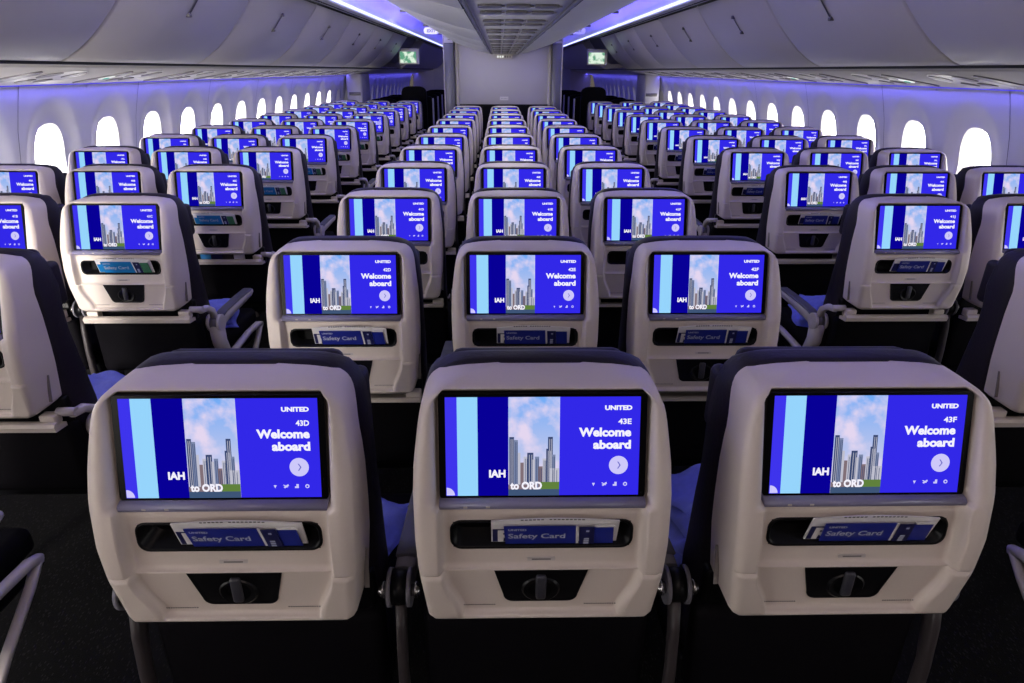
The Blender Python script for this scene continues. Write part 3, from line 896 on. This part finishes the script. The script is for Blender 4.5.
# side walls: bays with scalloped window recesses
WY0 = {-1: 3.985, 1: 3.855}
BAY = 0.61; WZ = 0.980; WHW, WHH = 0.138, 0.237
def wall_x(z):
    return interp([(0.0, 2.66), (0.35, 2.735), (0.75, 2.755), (1.0, 2.74), (1.2, 2.70), (1.35, 2.655), (1.44, 2.625)], z)
def recess(dy, dz):
    """scallop around the window: a tall oval dished outward"""
    r = ((dy / 0.262) ** 2 + ((dz - 0.03) / 0.37) ** 2)
    t = 1 - sstep(0.62, 1.04, math.sqrt(r))
    return 0.032 * t
def superell(a, hw, hh, e):
    ca, sa = math.cos(a), math.sin(a)
    return hw * math.copysign(abs(ca) ** e, ca), hh * math.copysign(abs(sa) ** e, sa)
for s, side in ((-1, 'left'), (1, 'right')):
    mb = MB(); k = mb.mi('lining')
    n0 = -9; n1 = 27
    ZT, ZB = 1.44, 0.50
    NA = 72; NT = 14
    wc = 0
    for n in range(n0, n1):
        yc = WY0[s] + BAY * n
        if yc > YF - 0.3 or yc < YB + 0.3: continue
        door = 11.5 < yc < 12.6
        rings = []
        for t in range(NT + 1):
            tt = t / NT
            ring = []
            for i in range(NA):
                a = 2 * math.pi * (i + 0.5) / NA
                hy, hz = superell(a, WHW, WHH, 0.72)
                ca, sa = math.cos(a), math.sin(a)
                # outer rectangle hit by the same direction, mapped to corners
                ry, rz = BAY / 2, (ZT - WZ) if sa > 0 else (WZ - ZB)
                m_ = max(abs(ca), abs(sa))
                oy, oz = ca / m_ * ry, sa / m_ * rz
                f_ = tt ** 1.15
                dy, dz = lerp(hy, oy, f_), lerp(hz, oz, f_)
                ring.append(mb.bm.verts.new((s * (wall_x(WZ + dz) + recess(dy, dz)), yc + dy, WZ + dz)))
            rings.append(ring)
        for a_, b_ in zip(rings, rings[1:]):
            for i in range(NA):
                f = mb.bm.faces.new((a_[i], a_[(i + 1) % NA], b_[(i + 1) % NA], b_[i])); f.material_index = k; f.smooth = True
        # seam between every second panel
        if n % 2 == 0:
            ys_ = yc - BAY / 2
            for z0_, z1_ in ((0.5, 0.8), (0.8, 1.0), (1.0, 1.2), (1.2, 1.35), (1.35, 1.44)):
                f = mb.face([(s * (wall_x(z0_) - 0.0015), ys_ - 0.002, z0_), (s * (wall_x(z0_) - 0.0015), ys_ + 0.002, z0_), (s * (wall_x(z1_) - 0.0015), ys_ + 0.002, z1_), (s * (wall_x(z1_) - 0.0015), ys_ - 0.002, z1_)], 'post')
        # window: deep reveal, inner frame, pane
        wc += 1
        w = empty('window_%d' % (wc if s < 0 else wc + 50), (s * 2.78, yc, WZ)); struct(w)
        wb = MB()
        R = []
        for (hw, hh, dx) in ((WHW, WHH, 0.0), (WHW - 0.006, WHH - 0.006, 0.012), (WHW - 0.018, WHH - 0.018, 0.055), (WHW - 0.024, WHH - 0.024, 0.060), (WHW - 0.028, WHH - 0.028, 0.085)):
            ring = []
            for i in range(NA):
                a = 2 * math.pi * (i + 0.5) / NA
                dy, dz = superell(a, hw, hh, 0.72)
                ring.append(wb.bm.verts.new((s * (wall_x(WZ + dz) + 0.032 + dx - 2.78), dy, dz)))
            R.append(ring)
        kk = wb.mi('window_frame')
        for a_, b_ in zip(R, R[1:]):
            for i in range(NA):
                f = wb.bm.faces.new((a_[i], a_[(i + 1) % NA], b_[(i + 1) % NA], b_[i])); f.material_index = kk; f.smooth = True
        wb.build('window_frame', w)
        pb = MB(); pts = []
        for i in range(NA):
            a = 2 * math.pi * (i + 0.5) / NA
            dy, dz = superell(a, WHW - 0.026, WHH - 0.026, 0.72)
            pts.append((s * (wall_x(WZ + dz) + 0.115 - 2.78), dy, dz))
        if s > 0: pts = pts[::-1]
        cpt = pb.bm.verts.new((s * (wall_x(WZ) + 0.115 - 2.78), 0, 0))
        vv = [pb.bm.verts.new(p) for p in pts]; kp = pb.mi('pane_far' if yc > 11.3 else ('pane_left' if s < 0 else 'pane_right'))
        for i in range(NA):
            f = pb.bm.faces.new((cpt, vv[i], vv[(i + 1) % NA])); f.material_index = kp
        o = pb.build('window_pane', w, recalc=False)
    # plain dado below the panels
    for (za, zb) in ((0.0, 0.2), (0.2, 0.35), (0.35, 0.50)):
        mb.face([(s * wall_x(za), YB, za), (s * wall_x(za), YF, za), (s * wall_x(zb), YF, zb), (s * wall_x(zb), YB, zb)], 'lining')
    # closure behind the bins up to the ceiling
    struct(mb.build('wall_' + side, recalc=False))
    mb = MB()
    mb.box((s * 2.70 - 0.01, YB, 0.0), (s * 2.70 + 0.01, YF, 0.12), 'post', 0.004); struct(mb.build('baseboard_' + side))

# ceiling: shell above both aisles
mb = MB()
half = [(1.42, 2.035), (1.425, 2.08), (1.40, 2.14), (1.34, 2.20), (1.24, 2.25), (1.12, 2.28), (0.98, 2.295), (0.85, 2.30), (0.0, 2.31)]
prof = [(-x, z) for x, z in half] + [(x, z) for x, z in half[::-1][1:]]
V0 = []
ys = [YB + (YF - YB) * i / 24 for i in range(25)]
rows = [[mb.bm.verts.new((x, y, z)) for x, z in prof] for y in ys]
k = mb.mi('lining')
for a_, b_ in zip(rows, rows[1:]):
    for i in range(len(prof) - 1):
        f = mb.bm.faces.new((a_[i], a_[i + 1], b_[i + 1], b_[i])); f.material_index = k; f.smooth = True
for s in (-1, 1):
    # roof over the bins
    mb.face([(s * 1.42, YB, 2.035), (s * 1.42, YF, 2.035), (s * 1.55, YF, 2.30), (s * 1.55, YB, 2.30)], 'lining')
    mb.face([(s * 1.55, YB, 2.30), (s * 1.55, YF, 2.30), (s * 2.63, YF, 1.60), (s * 2.63, YB, 1.60)], 'lining')
    mb.face([(s * 2.63, YB, 1.60), (s * 2.63, YF, 1.60), (s * 2.64, YF, 1.40), (s * 2.64, YB, 1.40)], 'lining')
struct(mb.build('ceiling', recalc=False))
# lower lip of the cove (valance) with slots, LED strip
for s, side in ((-1, 'left'), (1, 'right')):
    mb = MB()
    pf = [(s * 1.535, 2.012), (s * 1.46, 2.006), (s * 1.385, 2.002), (s * 1.38, 2.012), (s * 1.385, 2.020), (s * 1.45, 2.026), (s * 1.535, 2.03)]
    mb.prism(pf, 1, YB, YF, 'lining')
    y = YB
    while y < YF - 0.5:
        mb.box((s * 1.478 - 0.010, y, 2.0045), (s * 1.478 + 0.010, y + 0.40, 2.009), 'bin_gap')
        y += 0.44
    struct(mb.build('trim_1' if s < 0 else 'trim_2'))
    mb = MB()
    mb.prism([(s * 1.392, 2.022), (s * 1.374, 2.0115), (s * 1.366, 2.018), (s * 1.372, 2.036), (s * 1.385, 2.036)], 1, YB, YF, 'strip')
    o = mb.build('led_strip'); tag(o, 'bright blue-white LED strip in the cove above the %s aisle' % side, 'light strip')
    mb = MB()
    mb.box((s * 2.600 - 0.008, YB, 1.427), (s * 2.600 + 0.008, YF, 1.433), 'strip_wall')
    o = mb.build('wall_led_strip'); tag(o, 'blue light line at the head of the %s window wall' % side, 'light strip')

# ------------------------------------------------------------------ side overhead bins
BP = [(2.055, 1.543), (2.02, 1.546), (1.98, 1.562), (1.92, 1.598), (1.86, 1.642), (1.80, 1.697), (1.745, 1.754), (1.70, 1.806), (1.66, 1.856), (1.62, 1.910), (1.585, 1.955), (1.553, 2.000)]
BSTEP = 1.365
for s, side in ((-1, 'left'), (1, 'right')):
    tot = 0
    for n in range(-3, 6):
        ya = 3.13 + BSTEP * n + (0.0 if s < 0 else -0.02); yb_ = ya + BSTEP
        if n == -3: continue
        root = empty('overhead_bin', (0, ya, 0))
        tot += 1
        place_txt = {-2: 'out beyond the top %s corner of the photo' % side, -1: 'nearest one, filling the top %s corner' % side}.get(n, '%s one after the corner bin' % ORD[max(0, n)])
        tag(root, 'grey overhead bin on the %s side, %s' % (side, place_txt), 'overhead bin', 'overhead bins on the %s side' % side)
        # body box behind the door
        mb = MB()
        body = [(s * x, z) for x, z in BP]
        inner = [(s * (x + 0.03), z + 0.02) for x, z in BP] 
        back = [(s * 1.60, 2.05), (s * 2.30, 1.80), (s * 2.55, 1.60), (s * 2.20, 1.56)]
        mb.prism(inner + back, 1, 0.008, BSTEP - 0.008, 'bin_gap')
        mb.build('bin_body', root)
        # curved door skin
        mb = MB(); k = mb.mi('bin')
        N = len(body)
        prev = None
        for (t, off) in ((0.006, 0.012), (0.010, 0.003), (0.018, 0.0), (BSTEP - 0.018, 0.0), (BSTEP - 0.010, 0.003), (BSTEP - 0.006, 0.012)):
            ring = [mb.bm.verts.new((bx + s * off * 0.7, t, bz + off * 0.7)) for bx, bz in body]
            if prev:
                for i in range(N - 1):
                    f = mb.bm.faces.new((prev[i], prev[i + 1], ring[i + 1], ring[i])); f.material_index = k; f.smooth = True
            prev = ring
        dr = mb.build('bin_door', root)
        # handle: recessed bar running up the door with two dark ends
        mb = MB()
        hy = BSTEP / 2
        hp = [(s * 1.722, 1.780), (s * 1.70, 1.806), (s * 1.66, 1.856), (s * 1.642, 1.880)]
        for (a, b) in zip(hp, hp[1:]):
            for w_, key, lift in ((0.011, 'psu_dark', 0.004), (0.006, 'bin', 0.009)):
                dx_, dz_ = -s * lift * 0.7, -lift * 0.7
                mb.face([(a[0] + dx_, hy - w_, a[1] + dz_), (a[0] + dx_, hy + w_, a[1] + dz_), (b[0] + dx_, hy + w_, b[1] + dz_), (b[0] + dx_, hy - w_, b[1] + dz_)], key)
        for p_ in (hp[0], hp[-1]):
            mb.box((p_[0] - 0.014, hy - 0.016, p_[1] - 0.012), (p_[0] + 0.014, hy + 0.016, p_[1] + 0.010), 'psu_dark', 0.005)
        tag(mb.build('bin_handle', dr), 'slim bar handle with dark ends')
# forward-cabin bins, darker, beyond the last of ours
for s, side in ((-1, 'left'), (1, 'right')):
    for n in range(4):
        ya = 13.6 + 1.8 * n
        root = empty('overhead_bin', (0, ya, 0))
        tag(root, 'shadowed overhead bin of the %s side beyond the divider, %s going forward' % (side, ORD[n]), 'overhead bin', 'forward cabin bins')
        mb = MB()
        body = [(s * x, z) for x, z in BP] + [(s * 1.60, 2.05), (s * 2.30, 1.80), (s * 2.55, 1.60), (s * 2.20, 1.56)]
        mb.prism(body, 1, 0.006, 1.794, 'bin'); mb.build('bin_door', root)
# bin end caps / grey curtain box between 11.32 and 13.6 : door-zone header
for s, side in ((-1, 'left'), (1, 'right')):
    mb = MB()
    body = [(s * (x + 0.10), z + 0.09) for x, z in BP] + [(s * 1.66, 2.10), (s * 2.35, 1.86), (s * 2.60, 1.66)]
    mb.prism(body, 1, 11.34, 13.58, 'post')
    struct(mb.build('trim_7' if s < 0 else 'trim_8'))

# ------------------------------------------------------------------ PSU rails under the side bins
for s, side in ((-1, 'left'), (1, 'right')):
    mb = MB()
    mb.prism([(s * 2.060, 1.530), (s * 2.10, 1.517), (s * 2.35, 1.470), (s * 2.60, 1.432), (s * 2.63, 1.440), (s * 2.63, 1.50), (s * 2.10, 1.56)], 1, YB, YF, 'psu', True)
    struct(mb.build('trim_3' if s < 0 else 'trim_4'))
    # dark shadow gap between bins and rail
    mb = MB(); mb.box((min(s * 2.04, s * 2.09), YB, 1.532), (max(s * 2.04, s * 2.09), YF, 1.545), 'bin_gap'); struct(mb.build('trim_5' if s < 0 else 'trim_6'))
    def psu_pt(t, dy, lift):      # t 0 inner .. 1 outer
        x = lerp(2.10, 2.60, t); z = interp([(2.10, 1.517), (2.35, 1.470), (2.60, 1.432)], x)
        return (s * (x - 0.17 * lift), dy, z - lift)
    proto = None
    for n in range(1, 13):
        y = YS + PITCH * n + 0.42
        root = empty('service_unit', (0, y, 0))
        tag(root, 'reading-light unit under the %s bins, number %d counted from the camera' % (side, n), 'light unit', 'service units under the %s bins' % side)
        def oval(tc, dy, rt, ry, key, lift, mb):
            pts = [psu_pt(tc + rt * math.cos(a), dy + ry * math.sin(a), lift) for a in [2 * math.pi * i / 20 for i in range(20)]]
            base = [psu_pt(tc + rt * math.cos(a), dy + ry * math.sin(a), -0.002) for a in [2 * math.pi * i / 20 for i in range(20)]]
            A = [mb.bm.verts.new(p) for p in pts]; B = [mb.bm.verts.new(p) for p in base]; kk = mb.mi(key)
            f = mb.bm.faces.new(A); f.material_index = kk
            for i in range(20):
                f = mb.bm.faces.new((A[i], A[(i + 1) % 20], B[(i + 1) % 20], B[i])); f.material_index = kk
        mb = MB(); oval(0.5, 0.0, 0.40, 0.20, 'psu', 0.003, mb); mb.build('unit_plate', root)
        for (tc, dy, rt, ry) in ((0.30, -0.10, 0.13, 0.045), (0.30, 0.09, 0.13, 0.045), (0.62, -0.05, 0.10, 0.04), (0.62, 0.08, 0.10, 0.03)):
            mb = MB(); oval(tc, dy, rt, ry, 'psu_dark', 0.006, mb); mb.build('reading_light', root)
        mb = MB(); oval(0.50, -0.27, 0.36, 0.055, 'psu_dark', 0.006, mb); 
        if (s < 0 and n in (4,)) or (s > 0 and n in (4, 6)):
            oval(0.46, -0.27, 0.10, 0.022, 'white_lamp', 0.009, mb); oval(0.47, -0.27, 0.035, 0.018, 'teal_lamp', 0.011, mb)
        mb.build('sign_lamp', root)
    # seams across the rail
# ------------------------------------------------------------------ centre bins
YD = 9.75
CB = [(0.83, 2.30), (0.845, 2.10), (0.835, 2.00), (0.80, 1.945), (0.74, 1.895), (0.64, 1.847), (0.46, 1.789), (0.32, 1.748), (0.20, 1.722)]
for s, side in ((-1, 'left'), (1, 'right')):
    for n in range(0, 6):
        ya = 2.654 - 1.42 + 1.42 * n; yb_ = min(ya + 1.42, YD - 0.11)
        root = empty('overhead_bin', (0, ya, 0))
        tag(root, 'pale centre overhead bin above the %s centre seats, %s' % (side, ['partly over the camera', 'second from the photo top edge', 'third from the top edge', 'fourth from the top edge', 'fifth from the top edge', 'last before the divider'][n]), 'overhead bin', 'centre overhead bins')
        mb = MB(); k = mb.mi('bin' if False else 'lining')
        L_ = yb_ - ya; prev = None
        for (t, off) in ((0.004, 0.010), (0.008, 0.002), (0.014, 0.0), (L_ - 0.014, 0.0), (L_ - 0.008, 0.002), (L_ - 0.004, 0.010)):
            ring = [mb.bm.verts.new((s * (x - off), t, z + off * 0.6)) for x, z in CB]
            if prev:
                for i in range(len(CB) - 1):
                    f = mb.bm.faces.new((prev[i], prev[i + 1], ring[i + 1], ring[i])); f.material_index = k; f.smooth = True
            prev = ring
        d_ = mb.build('bin_door', root)
        mb = MB(); mb.prism([(s * (x - 0.02), z + 0.015) for x, z in CB] + [(s * 0.20, 2.30)], 1, 0.0, L_, 'bin_gap'); mb.build('bin_body', root)
        mb = MB(); mb.box((s * 0.70 - 0.03, L_ * 0.5 - 0.05, 1.868), (s * 0.70 + 0.03, L_ * 0.5 - 0.035, 1.882), 'psu_dark', 0.004); tag(mb.build('bin_handle', d_), 'small dark latch')
# centre service rail
mb = MB()
mb.box((-0.20, YB, 1.728), (0.20, YD, 1.80), 'lining')
for s in (-1, 1): mb.box((s * 0.185 - 0.006, YB, 1.716), (s * 0.185 + 0.006, YD, 1.735), 'post', 0.002)
struct(mb.build('trim_9'))
for n in range(0, 11):
    y = 2.60 + PITCH * n * 0.9
    if y > YD - 0.3: break
    root = empty('service_unit', (0, y, 1.728))
    tag(root, 'three-louvre service unit in the centre ceiling rail, %s from the top edge of the photo' % ORD[n], 'light unit', 'service units in the centre rail')
    mb = MB(); mb.box((-0.165, -0.345, -0.003), (0.165, 0.345, 0.0), 'lining', 0.001); mb.build('unit_plate', root)
    for q in (-1, 0, 1):
        for yy in (-0.12, 0.14):
            mb = MB(); pts = [(q * 0.10 + x, yy + z) for x, z in rrect(-0.042, 0.042, -0.045, 0.045, 0.03, 4)]
            mb.prism(pts, 2, -0.011, -0.004, 'psu_dark'); mb.build('louvre', root)
            mb = MB(); mb.cyl((q * 0.10 + 0.048, yy, -0.010), (q * 0.10 + 0.048, yy, -0.005), 0.006, 'label', 10); mb.build('lamp_lens', root)

# ------------------------------------------------------------------ divider wall and signs
mb = MB()
mb.box((-0.70, YD, 0.98), (0.70, YD + 0.06, 2.30), 'divider')
mb.box((-0.625, YD - 0.004, 1.06), (0.60, YD, 1.90), 'divider', 0.002)
mb.box((-0.70, YD - 0.01, 0.0), (0.70, YD + 0.06, 1.065), 'black')
for s, x in ((-1, -0.665), (1, 0.640)):
    mb.box((x - 0.018, YD - 0.03, 0.0), (x + 0.018, YD, 2.2), 'label', 0.008)
struct(mb.build('wall_front'))
for s, x0_, x1_ in ((-1, -0.845, -0.705), (1, 0.665, 0.805)):
    mb = MB()
    mb.box((x0_, YD - 0.10, 0.0), (x1_, YD + 0.5, 1.86), 'post', 0.01)
    mb.box((x0_, YD - 0.10, 1.86), (x1_, YD + 0.5, 2.30), 'divider', 0.004)
    mb.box((x0_ - 0.006 if s < 0 else x1_ - 0.008, YD - 0.106, 0.0), (x0_ + 0.008 if s < 0 else x1_ + 0.006, YD - 0.09, 2.2), 'label', 0.003)
    o = mb.build('divider_post'); tag(o, 'slate grey post at the %s edge of the divider wall' % ('left' if s < 0 else 'right'), 'post')
mb = MB()
mb.box((-0.065, YD - 0.010, 1.120), (0.055, YD - 0.005, 1.168), 'white_paper', 0.002)
for i in range(5): mb.box((-0.05 + i * 0.02, YD - 0.0125, 1.136), (-0.038 + i * 0.02, YD - 0.010, 1.152), 'divider')
tag(mb.build('wall_plate'), 'small white plate on the grey divider wall', 'sign')
mb = MB()
mb.box((-0.12, YD - 0.30, 1.655), (0.11, YD - 0.27, 1.715), 'label', 0.004)
for i in range(6): mb.box((-0.10 + i * 0.033, YD - 0.303, 1.675), (-0.082 + i * 0.033, YD - 0.300, 1.698), 'white_lamp' if i < 3 else 'psu_dark')
tag(mb.build('lit_sign'), 'white lit sign hanging at the end of the centre ceiling rail', 'sign')
for s, x, z in ((-1, -0.955, 1.985), (1, 0.955, 1.995)):
    mb = MB()
    pts = rrect(-0.10, 0.10, -0.040, 0.040, 0.039, 6)
    mb.prism(pts, 1, -0.02, 0.02, 'lining')
    mb.cyl((0, 0, 0.03), (0, 0, 2.29 - z), 0.03, 'lining', 16)
    put_text(mb, 'EXIT', 'post', lambda a, b: (a, -0.0215, b), 0.0, -0.016, 0.032, 0.11, 'C', 0.03)
    o = mb.build('exit_sign', None, (x, 9.2, z)); tag(o, 'oval exit sign hanging over the %s aisle' % ('left' if s < 0 else 'right'), 'sign')

# monitors past the last side bins
for s, x0_, x1_ in ((-1, -1.70, -1.44), (1, 1.40, 1.66)):
    mb = MB()
    mb.box((x0_ - 0.02, 11.42, 1.60), (x1_ + 0.05, 11.50, 1.84), 'psu_dark' if False else 'divider', 0.01)
    r = mb.build('cabin_monitor'); tag(r, 'small cabin monitor showing a green map beyond the %s bins' % ('left' if s < 0 else 'right'), 'monitor')
    mb = MB(); mb.box((x0_, 11.412, 1.622), (x1_, 11.419, 1.79), 'map'); tag(mb.build('display', r), 'lit green and white map')

# door-zone closets at the cabin sides
for s, side in ((-1, 'left'), (1, 'right')):
    mb = MB()
    mb.box((min(s * 2.36, s * 2.62), 11.4, 0.0), (max(s * 2.36, s * 2.62), 12.1, 1.46), 'divider', 0.03)
    mb.box((min(s * 2.39, s * 2.58), 11.385, 1.12), (max(s * 2.39, s * 2.58), 11.4, 1.17), 'psu_dark', 0.006)
    o = mb.build('door_zone_closet'); tag(o, 'grey cabinet by the exit beyond the last %s side seats' % side, 'cabinet')
    mb = MB()
    mb.box((min(s * 1.15, s * 1.95), 19.6, 0.0), (max(s * 1.15, s * 1.95), 19.8, 1.55), 'divider', 0.02)
    o = mb.build('forward_partition'); tag(o, 'pale partition far ahead past the %s premium seats' % side, 'partition')

# premium seats: dark high-backed shells beyond the divider
def premium(x, y, label, w=0.27, top=1.15, rnd_=0.09):
    root = empty('premium_seat', (x, y, 0))
    tag(root, label, 'seat', 'dark premium seats beyond the divider')
    mb = MB()
    pts = []
    for i in range(13):
        a = math.pi * i / 12
        pts.append((w * math.copysign(abs(math.cos(a)) ** 0.55, math.cos(a)), top - rnd_ + rnd_ * max(0.0, math.sin(a)) ** 0.6))
    pts += [(-w, 0.35), (w, 0.35)]
    mb.prism(pts, 1, 0.0, 0.10, 'prem'); mb.build('backrest', root)
    mb = MB()
    sg = 1 if x < 0 else -1
    mb.box((sg * (w + 0.004) - 0.012, -0.02, 0.40), (sg * (w + 0.004) + 0.012, 0.05, top - 0.04), 'prem_edge', 0.008)
    if 1.46 < abs(x) < 1.5: mb.build('shell_edge', root)
    mb = MB(); mb.box((-w, 0.08, 0.36), (w, 0.60, 0.48), 'prem', 0.03); mb.build('seat_cushion', root)
    mb = MB(); mb.box((-w + 0.03, 0.08, top - 0.24), (w - 0.03, 0.15, top - 0.02), 'prem', 0.03); mb.build('headrest', root)
    mb = MB(); mb.box((-w * 0.8, 0.15, 0.0), (w * 0.8, 0.5, 0.36), 'black', 0.02); mb.build('base', root)
for s, side in ((-1, 'left'), (1, 'right')):
    premium(s * 1.45, 10.95, 'big black round-topped seatback right past the last %s aisle seat' % side, 0.20, 1.275, 0.15)
    for n in range(5):
        premium(s * 1.47, 11.65 + 0.93 * n, 'dark high seat with pale aisle edge beyond the %s economy rows, %s going forward' % (side, ORD[n]), 0.25, 1.11)
    for n in range(3):
        premium(s * 2.08, 11.70 + 0.93 * n, 'low black seat beside the %s window cabinet, %s going forward' % (side, ORD[n]), 0.23, 1.06)

# far bulkhead
mb = MB(); mb.box((-2.72, YF, 0), (2.72, YF + 0.05, 2.4), 'divider'); struct(mb.build('wall_far'))
